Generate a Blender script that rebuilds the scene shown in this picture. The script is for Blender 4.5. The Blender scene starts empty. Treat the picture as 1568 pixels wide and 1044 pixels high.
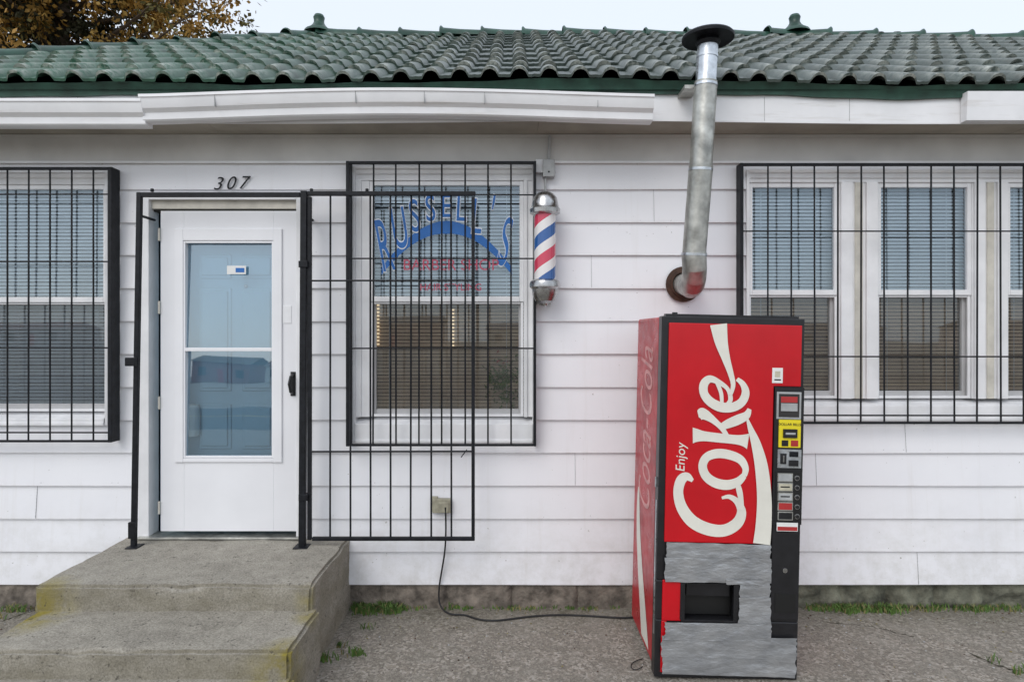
import bpy, bmesh, math, random
from mathutils import Vector, Matrix, noise
R = random.Random(7)
S0, D, H = 960.0, 4.0, 1.75     # measured focal (px), camera distance from wall, eye height
def W(px, py, d=0.0):
    s = S0/(D-d)
    return ((px-784)/s, -d, H+(510-py)/s)
def WX(px, d=0.0): return W(px, 0, d)[0]
def WZ(py, d=0.0): return W(0, py, d)[2]

scene = bpy.context.scene
# ------------------------------------------------------------------ materials
def new_mat(name):
    m = bpy.data.materials.new(name); m.use_nodes = True
    nt = m.node_tree; b = nt.nodes['Principled BSDF']
    return m, nt, b
def N(nt, t, **kw):
    n = nt.nodes.new(t)
    for k, v in kw.items():
        if k in n.inputs.keys(): n.inputs[k].default_value = v
        else: setattr(n, k, v)
    return n
def noise_n(nt, scale, detail=3, rough=.6, vec=None, stretch=None):
    tc = N(nt, 'ShaderNodeTexCoord')
    n = N(nt, 'ShaderNodeTexNoise'); n.inputs['Scale'].default_value = scale
    n.inputs['Detail'].default_value = detail; n.inputs['Roughness'].default_value = rough
    src = tc.outputs['Object']
    if stretch:
        mp = N(nt, 'ShaderNodeMapping'); mp.inputs['Scale'].default_value = stretch
        nt.links.new(src, mp.inputs['Vector']); src = mp.outputs['Vector']
    nt.links.new(src, n.inputs['Vector'])
    return n.outputs['Fac']
def ramp(nt, fac, stops):
    r = N(nt, 'ShaderNodeValToRGB')
    el = r.color_ramp.elements
    while len(el) < len(stops): el.new(.5)
    for e, (p, c) in zip(el, stops):
        e.position = p
        e.color = (c[0], c[1], c[2], 1) if not isinstance(c, (int, float)) else (c, c, c, 1)
    nt.links.new(fac, r.inputs['Fac'])
    return r.outputs['Color']
def mix(nt, fac, a, b, mode='MIX'):
    m = N(nt, 'ShaderNodeMix', data_type='RGBA', blend_type=mode)
    for inp, v in ((m.inputs[0], fac), (m.inputs[6], a), (m.inputs[7], b)):
        if isinstance(v, (int, float)): inp.default_value = v
        elif isinstance(v, tuple): inp.default_value = (v[0], v[1], v[2], 1)
        else: nt.links.new(v, inp)
    return m.outputs[2]
def math_n(nt, op, a, b=0.0, clamp=False):
    m = N(nt, 'ShaderNodeMath', operation=op); m.use_clamp = clamp
    for i, v in enumerate((a, b)):
        if isinstance(v, (int, float)): m.inputs[i].default_value = v
        else: nt.links.new(v, m.inputs[i])
    return m.outputs[0]
def bump(nt, b, h, strength=.3, dist=.01):
    bn = N(nt, 'ShaderNodeBump'); bn.inputs['Strength'].default_value = strength
    bn.inputs['Distance'].default_value = dist
    nt.links.new(h, bn.inputs['Height']); nt.links.new(bn.outputs['Normal'], b.inputs['Normal'])
def M(name, col, rough=.5, metal=0., var=.12, scale=6, bs=0., bscale=60, dist=.004, spec=.5, rvar=0.):
    m, nt, b = new_mat(name)
    f = noise_n(nt, scale)
    c0 = tuple(c*(1-var) for c in col); c1 = tuple(min(1, c*(1+var)) for c in col)
    nt.links.new(ramp(nt, f, [(.3, c0), (.7, c1)]), b.inputs['Base Color'])
    b.inputs['Roughness'].default_value = rough; b.inputs['Metallic'].default_value = metal
    b.inputs['Specular IOR Level'].default_value = spec
    if rvar:
        f3 = noise_n(nt, scale*3)
        nt.links.new(ramp(nt, f3, [(.3, rough-rvar), (.7, rough+rvar)]), b.inputs['Roughness'])
    if bs: bump(nt, b, noise_n(nt, bscale, 2), bs, dist)
    return m

def siding_mat():
    m, nt, b = new_mat('white_siding_paint')
    big = noise_n(nt, 1.3, 4)
    streak = noise_n(nt, 3.0, 4, .65, stretch=(6, 1, .35))
    c = ramp(nt, big, [(.25, (.81, .81, .84)), (.75, (.88, .88, .90))])
    st = ramp(nt, streak, [(.56, 0.), (.85, 1.)])
    c = mix(nt, math_n(nt, 'MULTIPLY', st, .3), c, (.62, .59, .55))
    g = N(nt, 'ShaderNodeNewGeometry'); sp = N(nt, 'ShaderNodeSeparateXYZ')
    nt.links.new(g.outputs['Position'], sp.inputs[0])
    mr = N(nt, 'ShaderNodeMapRange'); mr.inputs[1].default_value = .15; mr.inputs[2].default_value = .75
    mr.inputs[3].default_value = 1; mr.inputs[4].default_value = 0
    nt.links.new(sp.outputs[2], mr.inputs[0])
    sm = noise_n(nt, 9, 5, .7)
    low = math_n(nt, 'MULTIPLY', mr.outputs[0], ramp(nt, sm, [(.42, 0.), (.8, 1.)]))
    c = mix(nt, math_n(nt, 'MULTIPLY', low, .5), c, (.42, .40, .33))
    sk = noise_n(nt, 38, 2, .6)
    c = mix(nt, ramp(nt, sk, [(.735, 0.), (.76, .7)]), c, (.35, .33, .3))
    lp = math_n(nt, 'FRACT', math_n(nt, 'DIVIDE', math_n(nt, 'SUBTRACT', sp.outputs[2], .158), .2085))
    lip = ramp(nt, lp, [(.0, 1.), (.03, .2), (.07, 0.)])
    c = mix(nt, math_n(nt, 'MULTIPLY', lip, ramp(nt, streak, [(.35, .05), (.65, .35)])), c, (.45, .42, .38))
    nt.links.new(c, b.inputs['Base Color'])
    b.inputs['Roughness'].default_value = .45
    bump(nt, b, noise_n(nt, 14, 3), .10, .01)
    return m
m_siding = siding_mat()
m_trim = M('white_trim_paint', (.81, .81, .82), .4, var=.08, scale=5, bs=.15, bscale=30)
m_trim_old = M('old_cream_trim', (.60, .57, .50), .6, var=.18, scale=7, bs=.2, bscale=30)
def gutter_mat():
    m, nt, b = new_mat('gutter_white')
    f = noise_n(nt, 4, 4); s_ = noise_n(nt, 3.5, 4, .7, stretch=(.5, 3, 6))
    c = ramp(nt, f, [(.3, (.78, .78, .79)), (.7, (.87, .87, .88))])
    c = mix(nt, ramp(nt, s_, [(.55, 0.), (.8, .5)]), c, (.48, .44, .38))
    nt.links.new(c, b.inputs['Base Color']); b.inputs['Roughness'].default_value = .4
    bump(nt, b, noise_n(nt, 7, 2), .12, .01); return m
m_gutter = gutter_mat()
m_frieze = M('frieze_paint', (.60, .59, .57), .6, var=.12, scale=2.5, bs=.15, bscale=20)
m_soffit = M('soffit_paint', (.34, .31, .26), .7, var=.2, scale=3)
m_black = M('black_iron', (.010, .011, .014), .5, var=.5, scale=25, bs=.4, bscale=90, dist=.002, spec=.25)
m_gap = M('dark_gap', (.05, .045, .04), .9)
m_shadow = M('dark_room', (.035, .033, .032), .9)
m_door = M('white_storm_door', (.83, .83, .85), .3, var=.03, scale=3, bs=.05, bscale=10)
m_idoor = M('inner_door_paint', (.40, .58, .68), .4, var=.05, scale=3)
m_slat = M('blind_slats', (.80, .88, .93), .45, var=.06, scale=4)
m_slat2 = M('blind_slats_tan', (.78, .62, .46), .5, var=.15, scale=4)
m_galv = M('galvanised_steel', (.58, .61, .64), .34, 1., var=.3, scale=14, bs=.2, bscale=22, rvar=.12)
m_galv2 = M('weathered_galvanised_steel', (.42, .42, .39), .45, .8, var=.4, scale=10, bs=.3, bscale=18, rvar=.12)
m_rust = M('rusty_iron', (.07, .035, .022), .8, var=.5, scale=20, bs=.5)
m_chrome = M('dull_chrome', (.45, .45, .45), .26, 1., var=.3, scale=12, rvar=.1)
m_grey = M('grey_box_paint', (.38, .39, .39), .5, var=.15, scale=20)
m_beige = M('beige_outlet_box', (.34, .32, .24), .6, var=.2, scale=30, bs=.3)
m_cord = M('black_rubber_cord', (.015, .015, .016), .6)
m_mred = M('red_plastic_face', (.54, .005, .012), .25, var=.10, scale=3, bs=.06, bscale=5, dist=.01)
m_mside = M('red_cabinet_paint', (.42, .010, .018), .35, var=.25, scale=5, bs=.2, bscale=10, rvar=.1)
m_mwhite = M('white_logo_paint', (.76, .74, .66), .35, var=.06, scale=8)
m_faded = M('faded_side_lettering', (.62, .28, .27), .5, var=.3, scale=9)
m_mblack = M('black_plastic', (.012, .012, .014), .35, var=.3, scale=12, bs=.1)
m_hole = M('vend_opening_black', (.006, .006, .006), .5)
m_yel = M('yellow_sticker', (.80, .66, .02), .4, var=.05)
m_stick = M('white_sticker', (.80, .80, .78), .4, var=.05)
m_redst = M('red_sticker', (.42, .03, .03), .4, var=.1)
m_cream = M('cream_button_label', (.50, .47, .36), .4, var=.15, scale=30)
m_blue = M('blue_window_paint', (.02, .15, .48), .4, var=.1)
m_wlet = M('white_window_paint', (.80, .84, .90), .4)
m_rlet = M('red_window_paint', (.55, .10, .16), .5)

def tape_mat():
    m, nt, b = new_mat('silver_duct_tape')
    f = noise_n(nt, 7, 4, .6)
    nt.links.new(ramp(nt, f, [(.3, (.27, .28, .295)), (.7, (.42, .425, .43))]), b.inputs['Base Color'])
    b.inputs['Metallic'].default_value = .45; b.inputs['Roughness'].default_value = .38
    w = noise_n(nt, 8, 4, .55, stretch=(1., 1, 2.4)); bump(nt, b, w, .6, .02)
    return m
m_tape = tape_mat()

def tile_mat():
    m, nt, b = new_mat('green_metal_tile')
    f = noise_n(nt, 2.2, 4, .65); f2 = noise_n(nt, 24, 4, .7)
    c = ramp(nt, f, [(.25, (.018, .070, .042)), (.75, (.050, .135, .085))])
    g = N(nt, 'ShaderNodeNewGeometry'); sp = N(nt, 'ShaderNodeSeparateXYZ')
    nt.links.new(g.outputs['Position'], sp.inputs[0])
    mr = N(nt, 'ShaderNodeMapRange'); mr.inputs[1].default_value = -2.0; mr.inputs[2].default_value = -.3
    nt.links.new(sp.outputs[0], mr.inputs[0])
    c2 = ramp(nt, f, [(.25, (.042, .055, .052)), (.75, (.095, .112, .105))])
    c = mix(nt, math_n(nt, 'MULTIPLY', mr.outputs[0], .88), c, c2)
    at = N(nt, 'ShaderNodeAttribute', attribute_name='wear')
    wm = math_n(nt, 'MULTIPLY', at.outputs['Fac'], ramp(nt, f2, [(.38, 0.), (.58, 1.)]))
    c = mix(nt, math_n(nt, 'MULTIPLY', wm, .85), c, (.46, .48, .43))
    # dark grime collected in the pans
    gr_ = ramp(nt, noise_n(nt, 6, 4, .7), [(.5, 0.), (.75, .8)])
    c = mix(nt, gr_, c, (.020, .026, .018))
    nt.links.new(c, b.inputs['Base Color'])
    b.inputs['Roughness'].default_value = .42
    bump(nt, b, f2, .25, .006)
    return m
m_tile = tile_mat()
m_green = M('green_trim_metal', (.018, .062, .042), .4, var=.45, scale=6, bs=.3, bscale=12)

def concrete_mat(name, steps=False):
    m, nt, b = new_mat(name)
    big = noise_n(nt, 1.7, 5, .65); mid = noise_n(nt, 9, 5, .7); fine = noise_n(nt, 110, 2, .7)
    if steps:
        c = ramp(nt, big, [(.2, (.24, .22, .18)), (.5, (.40, .37, .31)), (.8, (.55, .52, .45))])
    else:
        c = ramp(nt, big, [(.2, (.12, .108, .088)), (.5, (.20, .182, .152)), (.8, (.31, .285, .24))])
    c = mix(nt, .45, c, ramp(nt, mid, [(.3, (.09, .08, .065)), (.7, (.48, .445, .38))]))
    c = mix(nt, .30, c, ramp(nt, fine, [(.35, (.06, .053, .045)), (.65, (.60, .56, .49))]))
    if not steps:
        tc = N(nt, 'ShaderNodeTexCoord')
        v = N(nt, 'ShaderNodeTexVoronoi'); v.inputs['Scale'].default_value = 75
        nt.links.new(tc.outputs['Object'], v.inputs['Vector'])
        cs = N(nt, 'ShaderNodeSeparateColor'); nt.links.new(v.outputs['Color'], cs.inputs[0])
        peb = ramp(nt, cs.outputs[0], [(.1, (.08, .068, .06)), (.5, (.25, .21, .17)), (.9, (.52, .48, .43))])
        c = mix(nt, ramp(nt, mid, [(.4, .15), (.62, .6)]), c, peb)
        g = N(nt, 'ShaderNodeNewGeometry'); sp = N(nt, 'ShaderNodeSeparateXYZ')
        nt.links.new(g.outputs['Position'], sp.inputs[0])
        mr = N(nt, 'ShaderNodeMapRange'); mr.inputs[1].default_value = -.40; mr.inputs[2].default_value = 0
        nt.links.new(sp.outputs[1], mr.inputs[0])
        gm = math_n(nt, 'MULTIPLY', mr.outputs[0], ramp(nt, mid, [(.4, .15), (.65, 1.)]))
        c = mix(nt, math_n(nt, 'MULTIPLY', gm, .65, True), c, (.075, .078, .04))
        # pale worn patches
        c = mix(nt, ramp(nt, noise_n(nt, 2.6, 4, .6), [(.52, 0.), (.7, .35)]), c, (.38, .355, .31))
    else:
        g = N(nt, 'ShaderNodeNewGeometry')
        tot = None
        for p, r in (((-2.42, -.84, .36), .24), ((-1.0, -1.20, .28), .18), ((-1.0, -.83, .38), .14), ((-1.0, -1.25, .12), .3)):
            dn = N(nt, 'ShaderNodeVectorMath', operation='DISTANCE'); dn.inputs[1].default_value = p
            nt.links.new(g.outputs['Position'], dn.inputs[0])
            k = N(nt, 'ShaderNodeMapRange'); k.inputs[1].default_value = r*.25; k.inputs[2].default_value = r
            k.inputs[3].default_value = 1; k.inputs[4].default_value = 0
            nt.links.new(dn.outputs['Value'], k.inputs[0])
            tot = k.outputs[0] if tot is None else math_n(nt, 'MAXIMUM', tot, k.outputs[0])
        lm = math_n(nt, 'MULTIPLY', tot, ramp(nt, mid, [(.36, .1), (.56, 1.)]))
        c = mix(nt, math_n(nt, 'MULTIPLY', lm, .9), c, (.27, .22, .02))
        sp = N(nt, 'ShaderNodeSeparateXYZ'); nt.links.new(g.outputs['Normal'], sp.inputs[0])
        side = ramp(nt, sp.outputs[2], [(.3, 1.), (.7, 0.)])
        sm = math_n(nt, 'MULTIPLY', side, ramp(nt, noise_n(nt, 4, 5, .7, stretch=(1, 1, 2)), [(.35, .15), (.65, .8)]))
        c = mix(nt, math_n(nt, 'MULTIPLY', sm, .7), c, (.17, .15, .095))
        pits = noise_n(nt, 32, 3, .7)
        c = mix(nt, ramp(nt, pits, [(.62, 0.), (.68, .75)]), c, (.08, .072, .06))
    nt.links.new(c, b.inputs['Base Color'])
    b.inputs['Roughness'].default_value = .9; b.inputs['Specular IOR Level'].default_value = .25
    bump(nt, b, noise_n(nt, 40, 5, .8), .6, .014)
    return m
m_step = concrete_mat('weathered_concrete_steps', True)
m_ground = concrete_mat('worn_concrete_ground')
m_found = M('foundation_stone', (.17, .145, .12), .95, var=.6, scale=11, bs=.8, bscale=35, dist=.012)
m_found2 = M('foundation_block_mossy', (.14, .14, .105), .95, var=.6, scale=9, bs=.8, bscale=30, dist=.015)
m_asphalt = M('asphalt', (.05, .05, .052), .9, var=.2, scale=3)
m_yline = M('road_line', (.6, .45, .08), .7)
m_crack = M('crack_soil', (.04, .038, .022), .95, var=.4, scale=20)
m_grass = M('weed_green', (.075, .14, .025), .7, var=.5, scale=20)
m_grassd = M('weed_dry', (.20, .17, .07), .8, var=.4, scale=20)

def glass_mat(name, refl=.22, tint=(.85, .92, .95)):
    m = bpy.data.materials.new(name); m.use_nodes = True; nt = m.node_tree
    nt.nodes.remove(nt.nodes['Principled BSDF']); out = nt.nodes['Material Output']
    t = N(nt, 'ShaderNodeBsdfTransparent'); t.inputs[0].default_value = (*tint, 1)
    g = N(nt, 'ShaderNodeBsdfGlossy'); g.inputs['Roughness'].default_value = .015
    g.inputs['Color'].default_value = (.80, .92, 1, 1)
    bn = N(nt, 'ShaderNodeBump'); bn.inputs['Strength'].default_value = .04; bn.inputs['Distance'].default_value = .02
    nt.links.new(noise_n(nt, 2.2, 1), bn.inputs['Height']); nt.links.new(bn.outputs[0], g.inputs['Normal'])
    f = N(nt, 'ShaderNodeFresnel'); f.inputs[0].default_value = 1.5
    fac = math_n(nt, 'ADD', f.outputs[0], refl-.04, True)
    mx = N(nt, 'ShaderNodeMixShader'); nt.links.new(fac, mx.inputs[0])
    nt.links.new(t.outputs[0], mx.inputs[1]); nt.links.new(g.outputs[0], mx.inputs[2])
    nt.links.new(mx.outputs[0], out.inputs[0]); return m
m_glass = glass_mat('window_glass', .17, (.95, .98, 1))
m_dglass = glass_mat('storm_door_glass', .27, (.75, .88, .95))
def screen_mat():
    m = bpy.data.materials.new('insect_screen'); m.use_nodes = True; nt = m.node_tree
    b = nt.nodes['Principled BSDF']; out = nt.nodes['Material Output']
    b.inputs['Base Color'].default_value = (.085, .072, .060, 1); b.inputs['Roughness'].default_value = .8
    t = N(nt, 'ShaderNodeBsdfTransparent'); mx = N(nt, 'ShaderNodeMixShader'); mx.inputs[0].default_value = .27
    nt.links.new(t.outputs[0], mx.inputs[1]); nt.links.new(b.outputs[0], mx.inputs[2])
    nt.links.new(mx.outputs[0], out.inputs[0]); return m
m_screen = screen_mat()
def pole_mat():
    m, nt, b = new_mat('barber_stripes')
    tc = N(nt, 'ShaderNodeTexCoord'); sp = N(nt, 'ShaderNodeSeparateXYZ'); nt.links.new(tc.outputs['Object'], sp.inputs[0])
    a = math_n(nt, 'ARCTAN2', sp.outputs[0], math_n(nt, 'MULTIPLY', sp.outputs[1], -1.))
    u = math_n(nt, 'DIVIDE', a, 2*math.pi)
    v = math_n(nt, 'DIVIDE', sp.outputs[2], .27)
    fr = math_n(nt, 'FRACT', math_n(nt, 'ADD', math_n(nt, 'SUBTRACT', v, u), 10.62))
    r = N(nt, 'ShaderNodeValToRGB'); r.color_ramp.interpolation = 'CONSTANT'
    el = r.color_ramp.elements
    cols = [(0, (.78, .75, .74)), (.23, (.60, .04, .09)), (.50, (.78, .75, .74)), (.73, (.02, .10, .33))]
    while len(el) < 4: el.new(.5)
    for e, (p, c) in zip(el, cols): e.position = p; e.color = (*c, 1)
    nt.links.new(fr, r.inputs[0]); nt.links.new(r.outputs[0], b.inputs['Base Color'])
    b.inputs['Roughness'].default_value = .12; b.inputs['Coat Weight'].default_value = .5
    return m
m_pole = pole_mat()

# ------------------------------------------------------------------ mesh builder
class MB:
    def __init__(s): s.v = []; s.f = []; s.m = []; s.mats = []
    def mi(s, mat):
        if mat not in s.mats: s.mats.append(mat)
        return s.mats.index(mat)
    def add(s, vs, fs, mat):
        o = len(s.v); s.v += [tuple(v) for v in vs]; i = s.mi(mat)
        for f in fs: s.f.append(tuple(o+k for k in f)); s.m.append(i)
    def box(s, x0, x1, y0, y1, z0, z1, mat):
        if x0 > x1: x0, x1 = x1, x0
        if y0 > y1: y0, y1 = y1, y0
        if z0 > z1: z0, z1 = z1, z0
        vs = [(x0,y0,z0),(x1,y0,z0),(x1,y1,z0),(x0,y1,z0),(x0,y0,z1),(x1,y0,z1),(x1,y1,z1),(x0,y1,z1)]
        s.add(vs, [(0,3,2,1),(4,5,6,7),(0,1,5,4),(1,2,6,5),(2,3,7,6),(3,0,4,7)], mat)
    def quad(s, a, b, c, d, mat): s.add([a, b, c, d], [(0, 1, 2, 3)], mat)
    def tube(s, p0, p1, r, mat, n=8, r1=None, cap=True):
        p0 = Vector(p0); p1 = Vector(p1); r1 = r if r1 is None else r1
        a = (p1-p0).normalized(); u = a.orthogonal().normalized(); w = a.cross(u)
        vs = []
        for p, rr in ((p0, r), (p1, r1)):
            for i in range(n):
                t = 2*math.pi*i/n+math.pi/n; vs.append(p+u*math.cos(t)*rr+w*math.sin(t)*rr)
        fs = [(i, (i+1) % n, n+(i+1) % n, n+i) for i in range(n)]
        if cap: fs += [tuple(range(n-1, -1, -1)), tuple(range(n, 2*n))]
        s.add(vs, fs, mat)
    def path(s, pts, r, mat, n=16):
        pts = [Vector(p) for p in pts]; rs = r if isinstance(r, list) else [r]*len(pts)
        vs = []; ref = Vector((1, 0, 0.01))
        for i, p in enumerate(pts):
            a = (pts[min(i+1, len(pts)-1)]-pts[max(i-1, 0)]).normalized()
            u = (ref-a*ref.dot(a)).normalized(); w = a.cross(u); ref = u
            for k in range(n):
                t = 2*math.pi*k/n; vs.append(p+u*math.cos(t)*rs[i]+w*math.sin(t)*rs[i])
        fs = []
        for i in range(len(pts)-1):
            for k in range(n): fs.append((i*n+k, i*n+(k+1) % n, (i+1)*n+(k+1) % n, (i+1)*n+k))
        s.add(vs, fs, mat)
    def lathe(s, c, prof, mat, n=32):
        vs = []
        for r, z in prof:
            for k in range(n):
                t = 2*math.pi*k/n; vs.append((c[0]+r*math.cos(t), c[1]+r*math.sin(t), c[2]+z))
        fs = []
        for i in range(len(prof)-1):
            for k in range(n): fs.append((i*n+k, i*n+(k+1) % n, (i+1)*n+(k+1) % n, (i+1)*n+k))
        s.add(vs, fs, mat)
    def obj(s, name, parent=None, bevel=0, smooth=False, angle=35, loc=None):
        me = bpy.data.meshes.new(name); me.from_pydata(s.v, [], s.f)
        for m in s.mats: me.materials.append(m)
        for p, i in zip(me.polygons, s.m): p.material_index = i
        if smooth:
            for p in me.polygons: p.use_smooth = True
            me.set_sharp_from_angle(angle=math.radians(angle))
        me.update()
        o = bpy.data.objects.new(name, me); scene.collection.objects.link(o)
        if parent: o.parent = parent
        if loc: o.location = loc
        if bevel:
            b = o.modifiers.new('bevel', 'BEVEL'); b.width = bevel; b.segments = 2; b.limit_method = 'ANGLE'
            b.angle_limit = math.radians(50)
        return o
def empty(name, loc=(0, 0, 0)):
    e = bpy.data.objects.new(name, None); e.location = loc; scene.collection.objects.link(e); e.empty_display_size = .2
    return e
def text(name, body, loc, size, mat, rot=(math.pi/2, 0, 0), parent=None, sx=1, sy=1, shear=0, offset=0, align='CENTER', ext=.0006):
    c = bpy.data.curves.new(name, 'FONT'); c.body = body; c.size = size; c.shear = shear; c.offset = offset
    c.align_x = align; c.align_y = 'CENTER'; c.extrude = ext
    c.materials.append(mat)
    o = bpy.data.objects.new(name, c); scene.collection.objects.link(o)
    o.location = loc; o.rotation_euler = rot; o.scale = (sx, sy, 1)
    if parent: o.parent = parent
    return o

house = empty('barber_shop_house')
XL, XR, YB = -4.5, 6.8, 5.0

op_left = (-4.42, WX(170), WZ(650), WZ(262))
op_door = (WX(228), WX(465), .44, WZ(303))
op_cen  = (WX(541), WX(820), WZ(676), WZ(256))
op_right = (WX(1140), WX(1760), WZ(643), WZ(262))
ops = [op_left, op_door, op_cen, op_right]

mb = MB()
z0 = .158; cz = .2085
def wob(x, z): return .0016*noise.noise(Vector((x*1.7, z*3.1, 1.3)))+.0008*noise.noise(Vector((x*7, z*9, 4)))
k = 0
while z0+k*cz < 2.84:
    a = z0+k*cz; b_ = min(a+cz, 2.84)
    cuts = {a, b_}
    for o in ops:
        for zz in (o[2], o[3]):
            if a < zz < b_: cuts.add(zz)
    cuts = sorted(cuts)
    for za, zb in zip(cuts[:-1], cuts[1:]):
        mid = (za+zb)/2
        segs = [(XL, XR)]
        for o in ops:
            if o[2] < mid < o[3]:
                ns = []
                for s_, e_ in segs:
                    if o[1] <= s_ or o[0] >= e_: ns.append((s_, e_)); continue
                    if o[0] > s_: ns.append((s_, o[0]))
                    if o[1] < e_: ns.append((o[1], e_))
                segs = ns
        for s_, e_ in segs:
            n = max(1, int((e_-s_)/.09))
            fy = lambda z: -.030+.018*((z-a)/cz)
            vs = []; fs = []
            for i in range(n+1):
                x = s_+(e_-s_)*i/n
                dz = .004*noise.noise(Vector((x*.8, k*2.3, 7)))
                w = wob(x, a)
                vs += [(x, 0.01, za+(dz if za == a else 0)), (x, fy(za)+w, za+(dz if za == a else 0)), (x, fy(zb)+w*.3, zb+.005)]
            for i in range(n):
                o_ = i*3
                if za == a: fs.append((o_, o_+3, o_+4, o_+1))
                fs.append((o_+1, o_+4, o_+5, o_+2))
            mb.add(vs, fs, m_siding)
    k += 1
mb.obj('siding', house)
mb = MB()
for px, row in ((1247, 3), (1383, 4), (1402, 0), (905, 9), (60, 2), (1000, 11), (880, 3)):
    x = WX(px); a = z0+row*cz
    for j in range(10):
        f0 = j/10; yy = -.030+.018*f0
        mb.box(x-.0008, x+.0008, yy-.0022, yy+.01, a+cz*f0+.004, a+cz*(f0+.1)+.0035, m_grey)
for i in range(60):
    x = R.uniform(-3.4, 3.6); kk = R.randrange(0, 13); a = z0+kk*cz+.02
    if any(o[0]-.05 < x < o[1]+.05 and o[2]-.02 < a < o[3]+.02 for o in ops): continue
    mb.tube((x, -.031, a), (x, -.02, a), .0022, m_grey, 6)
mb.obj('siding_joints', house)
mb = MB()
mb.box(XL, XL+.07, .02, YB, .0, 3.0, m_siding); mb.box(XR-.1, XR, .02, YB, .0, 3.0, m_siding)
mb.box(XL+.1, XR-.1, YB-.1, YB, 0, 3.0, m_siding)
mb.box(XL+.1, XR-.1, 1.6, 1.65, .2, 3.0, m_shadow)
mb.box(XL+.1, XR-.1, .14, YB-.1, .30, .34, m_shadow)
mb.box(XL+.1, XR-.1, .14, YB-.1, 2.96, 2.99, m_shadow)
mb.obj('walls', house)
mb = MB()
mb.box(XL, XR, -.036, .01, 2.825, 3.0, m_frieze)
n = 12
for i in range(n):
    x0 = XL-.3+(XR-XL+.6)*i/n; x1 = XL-.3+(XR-XL+.6)*(i+1)/n-.0015
    mb.box(x0, x1, -.30, .0, 3.002+.001*(i % 2), 3.02, m_soffit)
mb.box(XL, XR, -.052, -.038, 2.985, 3.0, m_frieze)
mb.box(XL, XR, -.044, -.036, 2.823, 2.836, m_trim)
mb.obj('frieze_and_soffit', house)

def found(x0, x1, mat, name, bw, amp, yf, ztop=.15):
    mb = MB(); nx = int((x1-x0)/.02); nz = 9; vs = []; fs = []
    for i in range(nx+1):
        x = x0+(x1-x0)*i/nx
        jx = bw*.2*noise.noise(Vector((int(x/bw)*1.7, 0, 3)))
        ph = ((x+jx) % bw)/bw; edge = min(ph, 1-ph)*bw
        g = -.022*max(0, 1-edge/.014)
        for j in range(nz+1):
            z = -.03+(ztop+.03)*j/nz
            h = amp*(noise.noise(Vector((x*9, z*13, 1)))+.6*noise.noise(Vector((x*24, z*28, 5))))
            vs.append((x, yf-h-g*1.0, z))
    for i in range(nx):
        for j in range(nz): a = i*(nz+1)+j; fs.append((a, a+nz+1, a+nz+2, a+1))
    mb.add(vs, fs, mat)
    return mb.obj(name, house, smooth=True, angle=60)
found(XL, 1.3, m_found, 'foundation_wall', .42, .012, -.010, .155)
found(1.302, XR, m_found2, 'foundation_blocks', .30, .034, .004, .165)

# ------------------------------------------------------------------ windows
def blinds(mb, x0, x1, z0, z1, y, mat, sp=.023):
    z = z1
    while z > z0:
        t = R.uniform(-.0015, .0015)
        mb.quad((x0, y-.006, z-.0100), (x1, y-.006, z-.0100+t), (x1, y+.010, z+.0075+t), (x0, y+.010, z+.0075), mat)
        z -= sp
    for x in (x0+.12, x1-.12): mb.tube((x, y-.008, z0), (x, y-.008, z1), .0014, m_slat, 5)
def dh_window(name, x0, x1, zb, zt, zm, lower=m_slat2, upper=m_slat):
    f = MB(); t = .036
    f.box(x0, x0+t*.75, .0, .035, zm, zt, m_trim); f.box(x1-t*.75, x1, .0, .035, zm, zt, m_trim)
    f.box(x0+t*.75, x1-t*.75, .001, .034, zt-t*.8, zt, m_trim); f.box(x0+t*.75, x1-t*.75, -.002, .036, zm, zm+.034, m_trim)
    f.box(x0+.004, x0+t*.9, .04, .07, zb, zm+.01, m_trim); f.box(x1-t*.9, x1-.004, .04, .07, zb, zm+.01, m_trim)
    f.box(x0+t*.9, x1-t*.9, .041, .069, zb, zb+.045, m_trim)
    f.box(x0+.002, x0+.020, .008, .024, zb, zm-.002, m_trim); f.box(x1-.020, x1-.002, .008, .024, zb, zm-.002, m_trim)
    f.box(x0+.020, x1-.020, .009, .023, zb, zb+.016, m_trim); f.box(x0+.020, x1-.020, .009, .023, zm-.014, zm-.002, m_trim)
    f.obj(name+'_sashes', house, bevel=.003)
    g = MB()
    g.quad((x0+.02, .018, zm+.03), (x1-.02, .018, zm+.03), (x1-.02, .021, zt-.02), (x0+.02, .021, zt-.02), m_glass)
    g.quad((x0+.03, .055, zb+.03), (x1-.03, .055, zb+.03), (x1-.03, .057, zm), (x0+.03, .057, zm), m_glass)
    g.obj(name+'_glass', house)
    g = MB(); g.quad((x0+.02, .015, zb+.016), (x1-.02, .015, zb+.016), (x1-.02, .015, zm-.014), (x0+.02, .015, zm-.014), m_screen)
    g.obj(name+'_screen', house)
    bl = MB(); blinds(bl, x0-.01, x1+.01, zm, zt+.02, .085, upper); blinds(bl, x0-.01, x1+.01, zb-.01, zm, .085, lower)
    bl.obj(name+'_blinds', house)
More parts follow.
